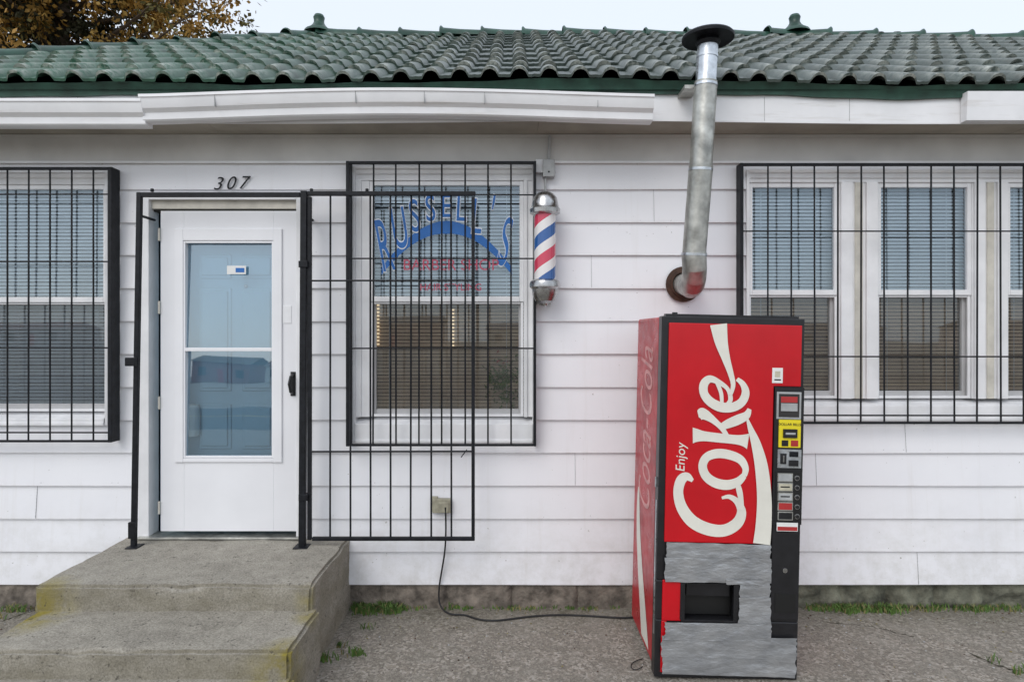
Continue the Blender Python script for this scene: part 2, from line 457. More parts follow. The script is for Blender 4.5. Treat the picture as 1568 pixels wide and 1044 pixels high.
def casing(name, o, units=(), mats=m_trim):
    f = MB(); x0, x1, zb, zt = o
    f.box(x0, x0+.02, -.035, .13, zb, zt, mats); f.box(x1-.02, x1, -.035, .13, zb, zt, mats)
    f.box(x0+.02, x1-.02, -.035, .13, zt-.02, zt, mats); f.box(x0+.02, x1-.02, -.045, .13, zb, zb+.02, mats)
    us = sorted(units)
    ut = us[0][3]; ub = us[0][2]
    f.box(x0+.02, x1-.02, -.012, .03, ut, zt-.02, mats)
    f.box(x0+.02, x1-.02, -.024, -.012, zt-.05, zt-.02, mats)
    f.add([(x0+.02, -.040, ub-.040), (x1-.02, -.040, ub-.040), (x1-.02, .10, ub), (x0+.02, .10, ub),
           (x0+.02, -.040, zb+.02), (x1-.02, -.040, zb+.02)], [(0, 1, 2, 3), (4, 5, 1, 0)], mats)
    xs = [x0+.02]+[v for u in us for v in (u[0], u[1])]+[x1-.02]
    for i in range(0, len(xs), 2):
        a, b = xs[i], xs[i+1]
        if b-a < .01: continue
        f.box(a, b, -.006, .03, ub, ut, mats)
        if b-a > .15:
            w = b-a
            f.box(a+.005, a+w*.32, -.024, -.006, ub, ut, mats); f.box(b-w*.32, b-.005, -.024, -.006, ub, ut, mats)
            f.box(a+w*.40, b-w*.40, -.016, -.006, ub, ut, m_trim_old)
        else:
            f.box(a, a+(b-a)*.4, -.020, -.006, ub, ut, mats)
    f.obj(name+'_casing', house, bevel=.003)

zmL, ztL, zbL = WZ(463), WZ(283), WZ(630)
uL = [(WX(-260), WX(-150), zbL, ztL), (WX(-90), WX(168)-.015, zbL, ztL)]
for i, u in enumerate(uL): dh_window('left_window_%d' % i, *u, zmL, lower=m_slat)
casing('left_window', op_left, units=uL)
uC = [(WX(566), WX(802), WZ(638), WZ(277))]
dh_window('center_window', *uC[0], WZ(462))
casing('center_window', op_cen, units=uC)
zmR, ztR, zbR = WZ(452), WZ(280), WZ(610)
uR = [(WX(1146), WX(1284), zbR, ztR), (WX(1343), WX(1488), zbR, ztR), (WX(1541), WX(1690), zbR, ztR)]
for i, u in enumerate(uR): dh_window('right_window_%d' % i, *u, zmR)
casing('right_window', op_right, units=uR)
m_glow = bpy.data.materials.new('warm_glow'); m_glow.use_nodes = True
mb_ = m_glow.node_tree.nodes['Principled BSDF']; mb_.inputs['Emission Color'].default_value = (1, .75, .42, 1); mb_.inputs['Emission Strength'].default_value = 1.1
lm = MB()  # glowing strips added behind the glass, standing in for a warm reflection
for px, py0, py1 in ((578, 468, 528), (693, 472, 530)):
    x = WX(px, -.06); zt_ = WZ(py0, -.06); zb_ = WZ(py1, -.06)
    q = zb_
    while q < zt_: lm.box(x-.010, x+.010, .072, .074, q, q+.010, m_glow); q += .023
lm.obj('glow_strips_in_window', house)
# potted plant and dim shapes standing between glass and blinds
pl = MB()
for i in range(190):
    x = WX(768)+R.gauss(0, .055); z = WZ(585)+R.gauss(0, .07); y = .070
    a = R.uniform(0, 6.28); l = R.uniform(.02, .045)
    m_ = m_grass if z < WZ(560) else (m_redst if R.random() < .5 else m_grass)
    pl.add([(x, y, z), (x+l*math.cos(a), y-.004, z+l*math.sin(a)), (x+l*.5*math.cos(a+.7), y, z+l*.5*math.sin(a+.7))], [(0, 1, 2)], m_)
pl.obj('window_plant', house)

# ------------------------------------------------------------------ window lettering
let = empty('window_lettering')
yl = .0135
let_data = [('R', 589, 380, 82, -24), ('U', 612, 352, 64, -20), ('S', 635, 333, 50, -14), ('S', 659, 321, 40, -7), ('E', 683, 317, 36, 0),
            ('L', 706, 321, 40, 6), ('L', 730, 334, 54, 12), ("'", 752, 334, 60, 20), ('S', 773, 374, 76, 24)]
for i, (ch, px, py, hpx, an) in enumerate(let_data):
    hh = hpx/240*1.42
    x, _, z = W(px, py, -yl)
    text('letter_outline_%d' % i, ch, (x, yl+.002, z), hh, m_wlet, parent=let, sx=.15/hh, offset=.009, rot=(math.pi/2, math.radians(an*.45), 0))
    text('letter_%d' % i, ch, (x, yl, z), hh, m_blue, parent=let, sx=.15/hh, offset=.001, rot=(math.pi/2, math.radians(an*.45), 0))
ar = MB(); pts = []
for i in range(25):
    t = -1+2*i/24
    cx = 684+t*100; top = 338+72*abs(t)**1.9; th = 20*(1-.45*abs(t))
    pts.append((W(cx, top, -yl), W(cx, top+th, -yl)))
for (a, b), (c, d) in zip(pts[:-1], pts[1:]):
    ar.quad((a[0], yl+.0045, a[2]), (b[0], yl+.0045, b[2]), (d[0], yl+.0045, d[2]), (c[0], yl+.0045, c[2]), m_blue)
ar.obj('blue_arch_band', let)
text('line_barber', 'BARBER SHOP', (WX(690), yl, WZ(406)), .10, m_rlet, parent=let, sx=.98)
text('line_style', 'HAIR STYLING', (WX(690), yl, WZ(440)), .065, m_rlet, parent=let, sx=.95)

# ------------------------------------------------------------------ door
dr = MB()
x0, x1, zb, zt = op_door
dr.box(x0-.035, x0+.03, -.055, .06, zb-.01, zt+.004, m_trim); dr.box(x1-.03, x1+.035, -.055, .06, zb-.01, zt+.004, m_trim)
dr.box(x0+.03, x1-.03, -.055, .06, zt-.022, zt+.004, m_trim)
dr.box(x0-.045, x1+.045, -.070, -.02, zt+.005, zt+.016, m_trim)
dr.box(x0+.03, x1-.03, -.025, .05, zt-.075, zt-.0225, m_trim_old)
dr.box(x0+.03, x1-.03, .0, .05, zt-.088, zt-.0755, m_gap)
dr.box(x0-.03, x1+.03, -.085, .05, zb+.018, zb+.034, m_galv2)
dr.obj('door_frame', house, bevel=.003)
sd = MB()
dx0, dx1, dz0, dz1 = WX(246, .05), WX(461, .05), WZ(813, .05), WZ(323, .05)
gx0, gx1, gz0, gz1 = WX(282, .05), WX(419, .05), WZ(701, .05), WZ(369, .05)
yf = -.050; yb = -.018
sd.box(dx0, gx0, yf, yb, dz0, dz1, m_door); sd.box(gx1, dx1, yf, yb, dz0, dz1, m_door)
sd.box(gx0, gx1, yf, yb, dz0, gz0, m_door); sd.box(gx0, gx1, yf, yb, gz1, dz1, m_door)
fw = .055
sd.box(gx0-fw, gx0-.002, yf-.012, yf+.001, gz0-.025, gz1+fw+.02, m_door); sd.box(gx1+.002, gx1+fw, yf-.012, yf+.001, gz0-.025, gz1+fw+.02, m_door)
sd.box(gx0-.002, gx1+.002, yf-.011, yf+.001, gz1+.002, gz1+fw+.019, m_door); sd.box(gx0-.002, gx1+.002, yf-.011, yf+.001, gz0-.024, gz0-.002, m_door)
for a, b in ((gx0-.002, gx0+.010), (gx1-.010, gx1+.002)): sd.box(a, b, yf-.007, yb, gz0, gz1, m_door)
zmd = WZ(535, .05)
sd.box(gx0+.01, gx1-.01, yf-.008, yf+.02, zmd-.011, zmd+.011, m_door)
sd.box(gx0+.01, gx1-.01, yf-.006, yf+.02, gz0, gz0+.014, m_door); sd.box(gx0+.01, gx1-.01, yf-.006, yf+.02, gz1-.014, gz1, m_door)
for z in (dz0+.15, (dz0+dz1)/2-.2, (dz0+dz1)/2+.4, dz1-.15): sd.tube((dx0-.006, yf-.006, z-.04), (dx0-.006, yf-.006, z+.04), .007, m_trim_old, 8)
sd.box(dx1-.115, dx1-.060, yf-.004, yf+.001, WZ(495, .05), WZ(468, .05), m_trim)
sd.obj('storm_door', house, bevel=.002)
hd = MB()
hx = WX(449, .05)
hd.box(hx-.016, hx+.016, yf-.006, yf, WZ(606, .05), WZ(569, .05), m_mblack)
hd.path([(hx, yf-.005, WZ(602, .05)), (hx, yf-.045, WZ(599, .05)), (hx-.008, yf-.05, WZ(587, .05)), (hx, yf-.045, WZ(576, .05)), (hx, yf-.005, WZ(573, .05))], .009, m_mblack, 10)
hd.obj('door_handle', house, bevel=.002)
dg = MB()
dg.quad((gx0+.008, yf+.012, zmd), (gx1-.008, yf+.012, zmd), (gx1-.008, yf+.012+.021, gz1), (gx0+.008, yf+.012+.021, gz1), m_dglass)
dg.quad((gx0+.008, yf+.010, gz0), (gx1-.008, yf+.010, gz0), (gx1-.008, yf+.010+.022, zmd), (gx0+.008, yf+.010+.022, zmd), m_dglass)
dg.obj('storm_door_glass', house)
cxm = (gx0+gx1)/2
sk_ = MB()   # sticker on the glass
xa, xb = WX(348, .04), WX(377, .04); za, zb2 = WZ(420, .04), WZ(407, .04)
sk_.box(xa, xb, yf+.006, yf+.0075, za, zb2, m_stick); sk_.box(xa+.055, xb-.01, yf+.0045, yf+.0055, za+.012, zb2-.014, m_blue)
sk_.obj('door_sticker', house)
idr = MB()
ix0, ix1 = x0+.03, x1-.03
idr.box(ix0, ix1, .07, .11, zb, zt, m_idoor)
for (a, b) in ((gx0+.04, cxm-.035), (cxm+.035, gx1-.04)):
    for (c, d) in ((WZ(690), WZ(620)), (WZ(600), WZ(440)), (WZ(425), WZ(388))):
        idr.box(a, b, .059, .0695, c, d, m_idoor); idr.box(a+.02, b-.02, .048, .0585, c+.02, d-.02, m_idoor)
idr.tube((cxm+.06, .05, WZ(437)), (cxm+.06, .068, WZ(437)), .010, m_chrome, 12)
idr.obj('inner_door', house, bevel=.006)
mat_ = MB(); mat_.lathe((WX(290), .03, WZ(668)), [(.0, 0), (.045, 0), (.05, .05), (.05, .15), (.04, .20), (0, .205)], m_stick, 16)
mat_.obj('white_doorknob_cover', house, smooth=True)

hn = empty('house_number')
for i, (ch, px) in enumerate((('3', 337), ('0', 356), ('7', 375))):
    text('digit_%d' % i, ch, (WX(px), -.040, WZ(284.5-i*.8)), .118, m_black, parent=hn, shear=.35, sx=1.0, ext=.003, offset=-.001)

# ------------------------------------------------------------------ roof
PM = .562; EY = -.37; EZ = 3.205
def sag(x):
    return .022*math.exp(-((x-.2)/1.6)**2) - .006 + .010*math.sin(x*1.9+.4)
def rz(y): return EZ+(y-EY)*PM
nrm = Vector((0, -PM, 1)).normalized()
TW = .172; CL = .262; NS = 10
x_start = -4.85; ntile = int(13.2/TW)
ncourse = int((2.5-EY)/CL)+1
rows = []
for c in range(ncourse):
    rows += [(c, -0.001, 1.0, -1), (c, 0.0, 1.0, 0), (c, .25, .85, 0), (c, .6, .5, 0), (c, 1.0, 0.0, 0)]
vs = []; wear = []
nx = ntile*NS+1
for (c, fr, lift, down) in rows:
    for i in range(nx):
        ti_ = i//NS; ph = (i % NS)/NS
        x = x_start+i*TW/NS
        q = abs(ph-.5)
        hump = math.sqrt(max(0, 1-(q/.27)**2)) if q < .27 else -.12*math.cos((q-.27)/.23*math.pi*.5)*(q-.27)/.23
        rj = noise.noise(Vector((ti_*3.7+.3, c*5.1+.2, .5)))
        h = hump*(.036+.008*lift)+lift*(.018+.008*rj)
        if down: h -= .016
        y = min(EY+(c+fr)*CL, 2.5)
        yy = y+.016*rj*(1 if lift > .5 else 0)
        xx = x+.010*noise.noise(Vector((ti_*1.7, c*2.9, 9)))+ .02*noise.noise(Vector((x*.6, y*.9, 3)))
        p = Vector((xx, yy, rz(y)+sag(x)+.016*noise.noise(Vector((x*.9, y*1.1, 2)))))+nrm*h
        vs.append(tuple(p))
        wear.append(max(0, hump)*(1.0 if lift == 1.0 else .6 if lift > .8 else .18)*(.55+.9*noise.noise(Vector((ti_*2.1, c*3.3, 7)))+(.45 if c < 2 else .15)))
fs = []
nr = len(rows)
for r in range(nr-1):
    for i in range(nx-1): fs.append((r*nx+i, r*nx+i+1, (r+1)*nx+i+1, (r+1)*nx+i))
me = bpy.data.meshes.new('roof_tiles'); me.from_pydata(vs, [], fs); me.materials.append(m_tile)
at = me.attributes.new('wear', 'FLOAT', 'POINT')
for i, w in enumerate(wear): at.data[i].value = max(0, min(1, w))
bm = bmesh.new(); bm.from_mesh(me)
HL0, HL1 = Vector((-2.0, 2.5, 0)), Vector((-4.85, -.37, 0))
HR0, HR1 = Vector((2.88, 2.5, 0)), Vector((8.2, 1.2, 0))
def cut(p, q, keep):
    dv = (q-p).normalized(); nn = Vector((-dv.y, dv.x, 0))
    if nn.dot(keep-p) > 0: nn = -nn
    bmesh.ops.bisect_plane(bm, geom=bm.verts[:]+bm.edges[:]+bm.faces[:], plane_co=p, plane_no=nn, clear_outer=True)
cut(HL0, HL1, Vector((0, 0, 0))); cut(HR0, HR1, Vector((0, 0, 0)))
bm.to_mesh(me); bm.free()
for p in me.polygons: p.use_smooth = True
me.set_sharp_from_angle(angle=math.radians(42))
ro = bpy.data.objects.new('roof_tiles', me); scene.collection.objects.link(ro); ro.parent = house
mb = MB()
mb.quad((-4.85, -.34, EZ-.035), (8.2, -.34, EZ-.035), (2.9, 2.48, rz(2.48)-.05), (-2, 2.48, rz(2.48)-.05), m_green)
mb.quad((-4.85, -.37, EZ), (-2.0, 2.5, rz(2.5)), (-2.0, 2.55, rz(2.5)), (-4.85, 5.3, EZ), m_green)
mb.quad((-2, 2.52, rz(2.5)), (2.88, 2.52, rz(2.5)), (8.2, 5.3, EZ), (-4.85, 5.3, EZ), m_green)
mb.add([(2.88, 2.5, rz(2.5)), (8.2, 1.2, rz(1.2)), (8.2, 5.3, EZ)], [(0, 1, 2)], m_green)
mb.obj('roof_back_slopes', house)
def caps(p, q, name, L=.40, r=.092):
    mb = MB(); p = Vector(p); q = Vector(q); d = (q-p); ln = d.length; d.normalize()
    n = int(ln/L)+1
    side = d.cross(Vector((0, 0, 1))).normalized(); up = side.cross(d)
    if up.z < 0: up = -up
    for i in range(n):
        a = p+d*(i*L); vs = []
        j = R.uniform(-.010, .010)
        secs = ((0, 1.22), (.03, 1.32), (.09, 1.10), (.5, .96), (1.06, .88))
        for f, k in secs:
            for t in range(11):
                an = math.pi*t/10
                vs.append(a+d*(f*L)+side*math.cos(an)*r*1.25*k+up*(math.sin(an)*r*k-.045+j))
        fs = [(s*11+t, s*11+t+1, (s+1)*11+t+1, (s+1)*11+t) for s in range(len(secs)-1) for t in range(10)]
        mb.add(vs, fs, m_green)
    mb.obj(name, house, smooth=True, angle=50)
off = .015
caps((-2.0, 2.5, rz(2.5)+off), (2.9, 2.5, rz(2.5)+off), 'ridge_caps', .42)
caps((-4.85, -.37, EZ+.03), (-2.05, 2.47, rz(2.47)+off), 'hip_caps_left', .36)
caps((8.1, 1.22, rz(1.22)+off), (2.92, 2.5, rz(2.5)+off), 'hip_caps_right', .42)
fn = MB()
for x in (-2.0, 2.93):
    fn.lathe((x, 2.5, rz(2.5)+.02), [(.16, 0), (.145, .03), (.10, .06), (.068, .095), (.052, .125), (.052, .15), (.058, .178), (.045, .204), (0, .212)], m_green, 20)
fn.obj('ridge_finials', house, smooth=True)

def sweep(prof, xs, name, mat, zoff=lambda x: 0, ends=True):
    mb = MB(); vs = []; n = len(prof)
    for x in xs:
        for (y, z) in prof: vs.append((x, y, z+zoff(x)))
    fs = []
    for i in range(len(xs)-1):
        for k in range(n-1): fs.append((i*n+k, (i+1)*n+k, (i+1)*n+k+1, i*n+k+1))
    if ends: fs += [tuple(range(n)), tuple(range((len(xs)-1)*n+n-1, (len(xs)-1)*n-1, -1))]
    mb.add(vs, fs, mat); return mb.obj(name, house, smooth=True, angle=25)
def lin(a, b, st=.08):
    n = max(2, int(abs(b-a)/st)); return [a+(b-a)*i/n for i in range(n+1)]
sweep([(-.27, 3.0), (-.305, 2.992), (-.305, 3.15), (-.27, 3.15)], lin(XL-.35, XR+.35), 'fascia_board', m_gutter, lambda x: sag(x)*.5-.004)
sweep([(-.28, 3.140), (-.325, 3.137), (-.330, 3.17), (-.350, 3.205), (-.28, 3.21)], lin(XL-.35, XR+.35), 'green_drip_edge', m_green, lambda x: sag(x)+.005*math.sin(x*5)+.003*math.sin(x*13))
def gut(x):
    u = max(0, min(1, (x+2.1)/2.95))
    return .008+.036*math.sin(math.pi*u**.95)**1.3
gp = [(-.31, 3.085), (-.31, 2.952), (-.375, 2.950), (-.385, 2.958), (-.388, 2.995), (-.410, 3.015), (-.422, 3.05), (-.425, 3.07), (-.432, 3.072), (-.432, 3.088), (-.42, 3.088), (-.415, 3.06), (-.37, 3.0), (-.32, 3.0), (-.318, 3.085)]
sweep(gp, lin(-4.9, WX(217, .42)), 'gutter_left', m_gutter, lambda x: -.002)
sweep([(y-.006, z+.012) for y, z in gp], lin(WX(214, .42), WX(842, .42)), 'gutter_middle', m_gutter, gut)
sweep([(y-.012, z+.009) for y, z in gp], lin(WX(838, .42), WX(1001, .42)), 'gutter_right', m_gutter, gut)
sweep([(-.31, 3.11), (-.31, 2.985), (-.36, 2.985), (-.37, 3.15), (-.31, 3.15)], lin(WX(1484, .38), XR+.35), 'gutter_far_right', m_gutter)
mb = MB()
for px in (330, 545, 650, 742, 915):
    x = WX(px, .42); mb.box(x-.001, x+.001, -.4335, -.40, 3.02+gut(x), 3.088+gut(x), m_grey)
for px in (120, 1170, 1300): 
    x = WX(px, .3); mb.box(x-.001, x+.001, -.307, -.304, 3.0, 3.14, m_grey)
mb.obj('gutter_seams', house)

jb = empty('electrical_junction_box')
mb = MB()
mb.box(WX(831, .06), WX(849, .06), -.09, -.034, WZ(272, .06), WZ(246, .06), m_grey)
mb.tube((WX(840, .06), -.06, WZ(246, .06)), (WX(842, .06), -.06, 2.99), .009, m_grey, 10)
mb.tube((WX(835, .06), -.06, WZ(272, .06)), (WX(835, .06), -.06, WZ(298, .06)), .007, m_grey, 8)
mb.tube((WX(840, .06), -.094, WZ(265, .06)), (WX(840, .06), -.088, WZ(265, .06)), .006, m_black, 8)
mb.box(WX(820), WX(831), -.06, -.034, WZ(268), WZ(248), m_trim)
mb.obj('junction_box_body', jb, bevel=.004)

# ------------------------------------------------------------------ barber pole
bx, bd = WX(834.5, .16), .16
bp = empty('barber_pole', (bx, -bd, WZ(378, .16)))
sc = 250.0
def bz(py): return (378-py)/sc
mb = MB(); mb.lathe((0, 0, 0), [(.066, bz(432)), (.066, bz(322))], m_pole, 40); mb.obj('striped_cylinder', bp, smooth=True)
mb = MB()
mb.lathe((0, 0, 0), [(.068, bz(330)), (.092, bz(327)), (.094, bz(321)), (.083, bz(317)), (.080, bz(312)), (.072, bz(303)), (.050, bz(297)), (.025, bz(294)), (0, bz(293.5))], m_chrome, 40)
mb.lathe((0, 0, 0), [(.068, bz(428)), (.090, bz(431)), (.095, bz(435)), (.094, bz(440)), (.080, bz(443)), (.076, bz(452)), (.058, bz(461)), (.02, bz(465)), (.014, bz(468)), (0, bz(470))], m_chrome, 40)
mb.box(-.03, .03, .05, bd-.034, bz(326), bz(304), m_chrome); mb.box(-.03, .03, .05, bd-.034, bz(458), bz(436), m_chrome)
mb.box(-.045, .045, bd-.034, bd-.024, bz(466), bz(434), m_chrome); mb.box(-.045, .045, bd-.034, bd-.024, bz(330), bz(300), m_chrome)
mb.obj('chrome_caps', bp, smooth=True, angle=30)

# ------------------------------------------------------------------ stove pipe
sp_ = empty('stove_pipe')
mb = MB()
hx, hz = WX(1044), WZ(436)
prof = [(.02, 0), (.112, .0), (.112, .008), (.085, .014), (.085, .03), (.075, .03)]
vs = []; n = 32
for r, y in prof:
    for k in range(n):
        t = 2*math.pi*k/n; vs.append((hx+r*math.cos(t), -.036-y, hz+r*math.sin(t)))
mb.add(vs, [(i*n+k, i*n+(k+1) % n, (i+1)*n+(k+1) % n, (i+1)*n+k) for i in range(len(prof)-1) for k in range(n)], m_rust)
mb.obj('wall_thimble', sp_, smooth=True)
mb = MB(); pd = .46; bxp = 1.028; tx = 1.092; RB = .15
els = []
ez = hz-.035
for k in range(5):
    t = k/4*math.pi/2
    els.append((hx-.03+(bxp-hx+.03)*k/4, -(pd-RB)-math.sin(t)*RB, ez+RB*(1-math.cos(t))))
mb.path([(hx, .02, hz), (hx-.005, -.12, hz-.006), *els, (bxp, -pd, ez+RB+.03)], .068, m_galv2, 28)
mb.obj('elbow', sp_, smooth=True, angle=16)
mb = MB()
pz0 = ez+RB+.02
def px_(z): return bxp+(tx-bxp)*(z-pz0)/(3.42-pz0)
PY = -.515
def pp(z): return (px_(z), -pd+(PY+pd)*min(1, (z-pz0)/.6), z)
zj = [pz0-.01, WZ(255, .5), WZ(128, .5), WZ(68, .5)]
mb.path([pp(zj[0]), pp(zj[1])], .0655, m_galv2, 32)
mb.path([pp(zj[1]-.03), pp(zj[2])], .0625, m_galv2, 32)
mb.path([pp(zj[2]-.02), pp(zj[3])], .056, m_galv, 32)
for z, r in ((zj[1]-.02, .0675), (zj[2]-.02, .065), (zj[2]+.14, .059), (zj[0]+.01, .071)):
    mb.path([pp(z-.007), pp(z+.007)], r, m_galv, 32)
mb.box(px_(3.1)-.10, px_(3.1)-.02, -.46, -.31, zj[2]-.012, zj[2]+.008, m_galv2)
mb.obj('pipe', sp_, smooth=True, angle=30)
mb = MB(); cz_ = zj[3]; cxp = px_(cz_)
mb.lathe((cxp, PY, cz_), [(.058, -.02), (.068, .0), (.058, .012), (.058, .022), (.128, .022), (.140, .016), (.142, .030), (.134, .040), (.09, .050), (.03, .056), (0, .057)], m_black, 36)
mb.obj('rain_cap', sp_, smooth=True, angle=40)

# ------------------------------------------------------------------ iron grilles & gate
def bar(mb, x0, z0_, x1, z1_, y, r): 
    j = lambda: R.uniform(-.0025, .0025)
    mb.tube((x0+j(), y, z0_), (x1+j(), y, z1_), r, m_black, 6)
def grille(name, d, L, Rr, T, B, vx, hy, lw=6, rw=4):
    g = empty(name); mb = MB(); y = -d
    X = lambda p: WX(p, d); Z = lambda p: WZ(p, d); s = S0/(D-d)
    th = .018
    if lw: mb.box(X(L), X(L)+lw/s, y-.008, -.034, Z(B), Z(T), m_black)
    if rw: mb.box(X(Rr)-rw/s, X(Rr), y-.008, -.034, Z(B), Z(T), m_black)
    mb.box(X(L)+lw/s, X(Rr)-rw/s, y-.007, y+.011, Z(T)-th, Z(T)-.0005, m_black); mb.box(X(L)+lw/s, X(Rr)-rw/s, y-.007, y+.011, Z(B)+.0005, Z(B)+.014, m_black)
    mb.obj('frame', g, bevel=.002)
    mb = MB()
    for v in vx: bar(mb, X(v), Z(B)+.005, X(v), Z(T)-.01, y+.010, .0054)
    for h in hy: mb.tube((X(L)+.01, y-.001, Z(h)+R.uniform(-.002, .002)), (X(Rr)-.003, y-.001, Z(h)+R.uniform(-.002, .002)), .0050, m_black, 6)
    mb.obj('bars', g)
grille('window_security_grille', .11, -300, 172, 256, 677, [-290+33.2*i for i in range(14)], [298, 401, 532, 662], 6, 6)
grille('window_security_grille', .11, 530, 821, 247, 683, [571+35.2*i for i in range(7)], [299, 396, 533], 5, 4)
grille('window_security_grille', .10, 1133, 1800, 250, 649, [1177+35.7*i for i in range(17)], [354, 546, 636], 5, 5)

gt = empty('security_gate')
mb = MB(); d = .19; X = lambda p: WX(p, d); Z = lambda p: WZ(p, d); y = -d
zf = .455
def post(xt, xb, w, zt_):
    a, b = X(xt), X(xb); h = w/2
    vs = []
    for x, z in ((b, zf), (a, zt_)):
        vs += [(x-h, y-h, z), (x+h, y-h, z), (x+h, y+h, z), (x-h, y+h, z)]
    mb.add(vs, [(0,3,2,1),(4,5,6,7),(0,1,5,4),(1,2,6,5),(2,3,7,6),(3,0,4,7)], m_black)
post(214, 205, .028, Z(295)); post(466, 463, .038, Z(293))
mb.box(X(210), X(460), y-.012, y+.012, Z(302), Z(295), m_black)
mb.box(X(471), X(728), y-.013, y+.013, Z(300), Z(293.5), m_black)
mb.box(X(471), X(477), y-.010, y+.014, Z(826), Z(301.5), m_black)
mb.box(X(722), X(727), y-.012, y+.012, Z(821), Z(301.5), m_black)
mb.box(X(478.5), X(727), y-.012, y+.012, Z(827), Z(821.5), m_black)
for px in (233, 477, 562): mb.tube((X(px), y, Z(294)), (X(px), y, Z(289)), .010, m_black, 8)
mb.box(X(197), X(213), y-.04, y-.017, Z(560), Z(547), m_black)
mb.box(X(201), X(211), y-.035, y-.016, Z(822), Z(797), m_black)
mb.box(X(459), X(473), y-.026, y+.02, Z(410), Z(400), m_black); mb.box(X(459), X(473), y-.026, y+.02, Z(765), Z(755), m_black)
mb.box(X(198), X(216), y-.05, y+.04, zf-.002, zf+.006, m_black); mb.box(X(452), X(474), y-.05, y+.04, zf-.002, zf+.006, m_black)
mb.obj('gate_frame', gt, bevel=.003)
mb = MB()
for i in range(7): bar(mb, X(505+31*i), Z(823), X(505+31*i), Z(298), y+.006, .0058)
for h in (430, 691): mb.tube((X(475), y-.006, Z(h)), (X(724), y-.006, Z(h+R.uniform(-2, 2))), .0058, m_black, 6)
mb.tube((X(214), y, Z(330)), (X(214)+.0, -.03, Z(330)), .008, m_black, 6); mb.tube((X(466), y, Z(330)), (X(466), -.03, Z(330)), .008, m_black, 6)
mb.tube((X(706), y, Z(700)), (X(715), y, Z(688)), .003, m_black, 6)
mb.obj('gate_bars', gt)

# ------------------------------------------------------------------ outlet and cord
ob = empty('electrical_outlet')
mb = MB()
mb.box(WX(664), WX(692), -.065, -.028, WZ(781), WZ(760), m_beige)
mb.box(WX(661), WX(672), -.060, -.030, WZ(779), WZ(757), m_beige)
mb.box(WX(674), WX(689), -.075, -.066, WZ(780), WZ(764), m_beige)
mb.obj('outlet_box', ob, bevel=.006)
def G(px, py):
    s = (py-510)/H; return ((px-784)/s, -(D-S0/s), .008)
def cable(name, pts, r):
    cu = bpy.data.curves.new(name, 'CURVE'); cu.dimensions = '3D'; cu.bevel_depth = r; cu.bevel_resolution = 3
    spn = cu.splines.new('NURBS'); spn.points.add(len(pts)-1); spn.order_u = 4; spn.use_endpoint_u = True
    for p, q in zip(spn.points, pts): p.co = (*q, 1)
    cu.materials.append(m_cord)
    co = bpy.data.objects.new(name, cu); scene.collection.objects.link(co)
cable('power_cord', [W(682, 776, .075), W(683, 800, .06), W(683, 838, .06), W(676, 875, .05), W(671, 905, .05), (G(672, 938)[0], -.05, .02), G(690, 944), G(712, 941), G(728, 950), G(760, 953), G(800, 946), G(850, 942), G(900, 944), G(940, 947), G(966, 948), G(985, 944)], .0055)
cable('loose_wire', [G(985, 1010), G(968, 1014), G(962, 1024), G(974, 1030), G(984, 1022)], .0025)

# ------------------------------------------------------------------ vending machine
vm = empty('vending_machine', ((1111-784)/303.3, -.835, .008)); vm.rotation_euler = (0, math.radians(1.3), 0)
def LX(px, py): return (px-1117.5+(py-762)*13/551)/302
def LZ(py): return (1038-py)/302
HW = .358; HT = 1.822
mb = MB()
mb.box(-HW, HW, .075, .62, .03, HT-.004, m_mside)
for x in (-HW+.06, HW-.06):
    for yy in (.12, .56): mb.tube((x, yy, -.006), (x, yy, .035), .022, m_black, 10)
mb.obj('cabinet', vm, bevel=.012)
mb = MB()
vx0, vx1 = LX(1045, 920), LX(1127, 920); vz0, vz1 = LZ(950), LZ(890)
y0, y1 = .0, .073
mb.box(-HW-.003, HW+.003, y0, y1, vz1, HT, m_mblack)
mb.box(-HW-.003, vx0, y0, y1, vz0, vz1, m_mblack); mb.box(vx1, HW+.003, y0, y1, vz0, vz1, m_mblack)
mb.box(-HW-.003, HW+.003, y0, y1, .0, vz0, m_mblack)
mb.obj('door_slab', vm, bevel=.006)
mb = MB()
def panel(px0, px1, py0, py1, yf_, mat, yb_=.002):
    pm = (py0+py1)/2
    mb.box(LX(px0, pm), LX(px1, pm), yf_, yb_, LZ(py1), LZ(py0), mat)
panel(1021, 1182, 498, 831, -.012, m_mred); panel(1182.3, 1226, 498, 591, -.012, m_mred)
panel(1014, 1045, 889, 951, -.008, m_mred)
panel(1012, 1020, 951, 1030, -.006, m_mred)
mb.obj('red_face_panel', vm, bevel=.004)
mb = MB()
mb.box(vx0-.01, vx1+.01, .0715, .0745, vz0-.01, vz1+.01, m_hole)
panel(1049, 1123, 893, 947, .050, m_hole, .068); panel(1053, 1119, 896, 915, .02, m_mblack, .045)
panel(1042, 1130, 886.5, 891, -.014, m_mblack); panel(1042, 1130, 948, 952.5, -.014, m_mblack)
panel(1041, 1048, 891, 948, -.014, m_mblack); panel(1122, 1130, 891, 948, -.014, m_mblack)
mb.obj('vend_opening', vm, bevel=.001)
mb = MB()
panel(1182.5, 1227, 592, 800, -.016, m_mblack); panel(1180, 1222, 801, 944, -.010, m_mblack)
panel(1187, 1224, 599, 640, -.020, m_grey, -.015); panel(1190, 1221, 602, 637, -.022, m_shadow, -.019)
panel(1193, 1218, 606, 615, -.0235, m_redst, -.021); panel(1193, 1218, 616, 628, -.0235, m_grey, -.021)
panel(1190, 1223, 641, 683, -.0215, m_yel, -.015); panel(1196, 1217, 655, 668, -.030, m_mblack, -.020)
panel(1199, 1214, 660, 663, -.0315, m_grey, -.029)
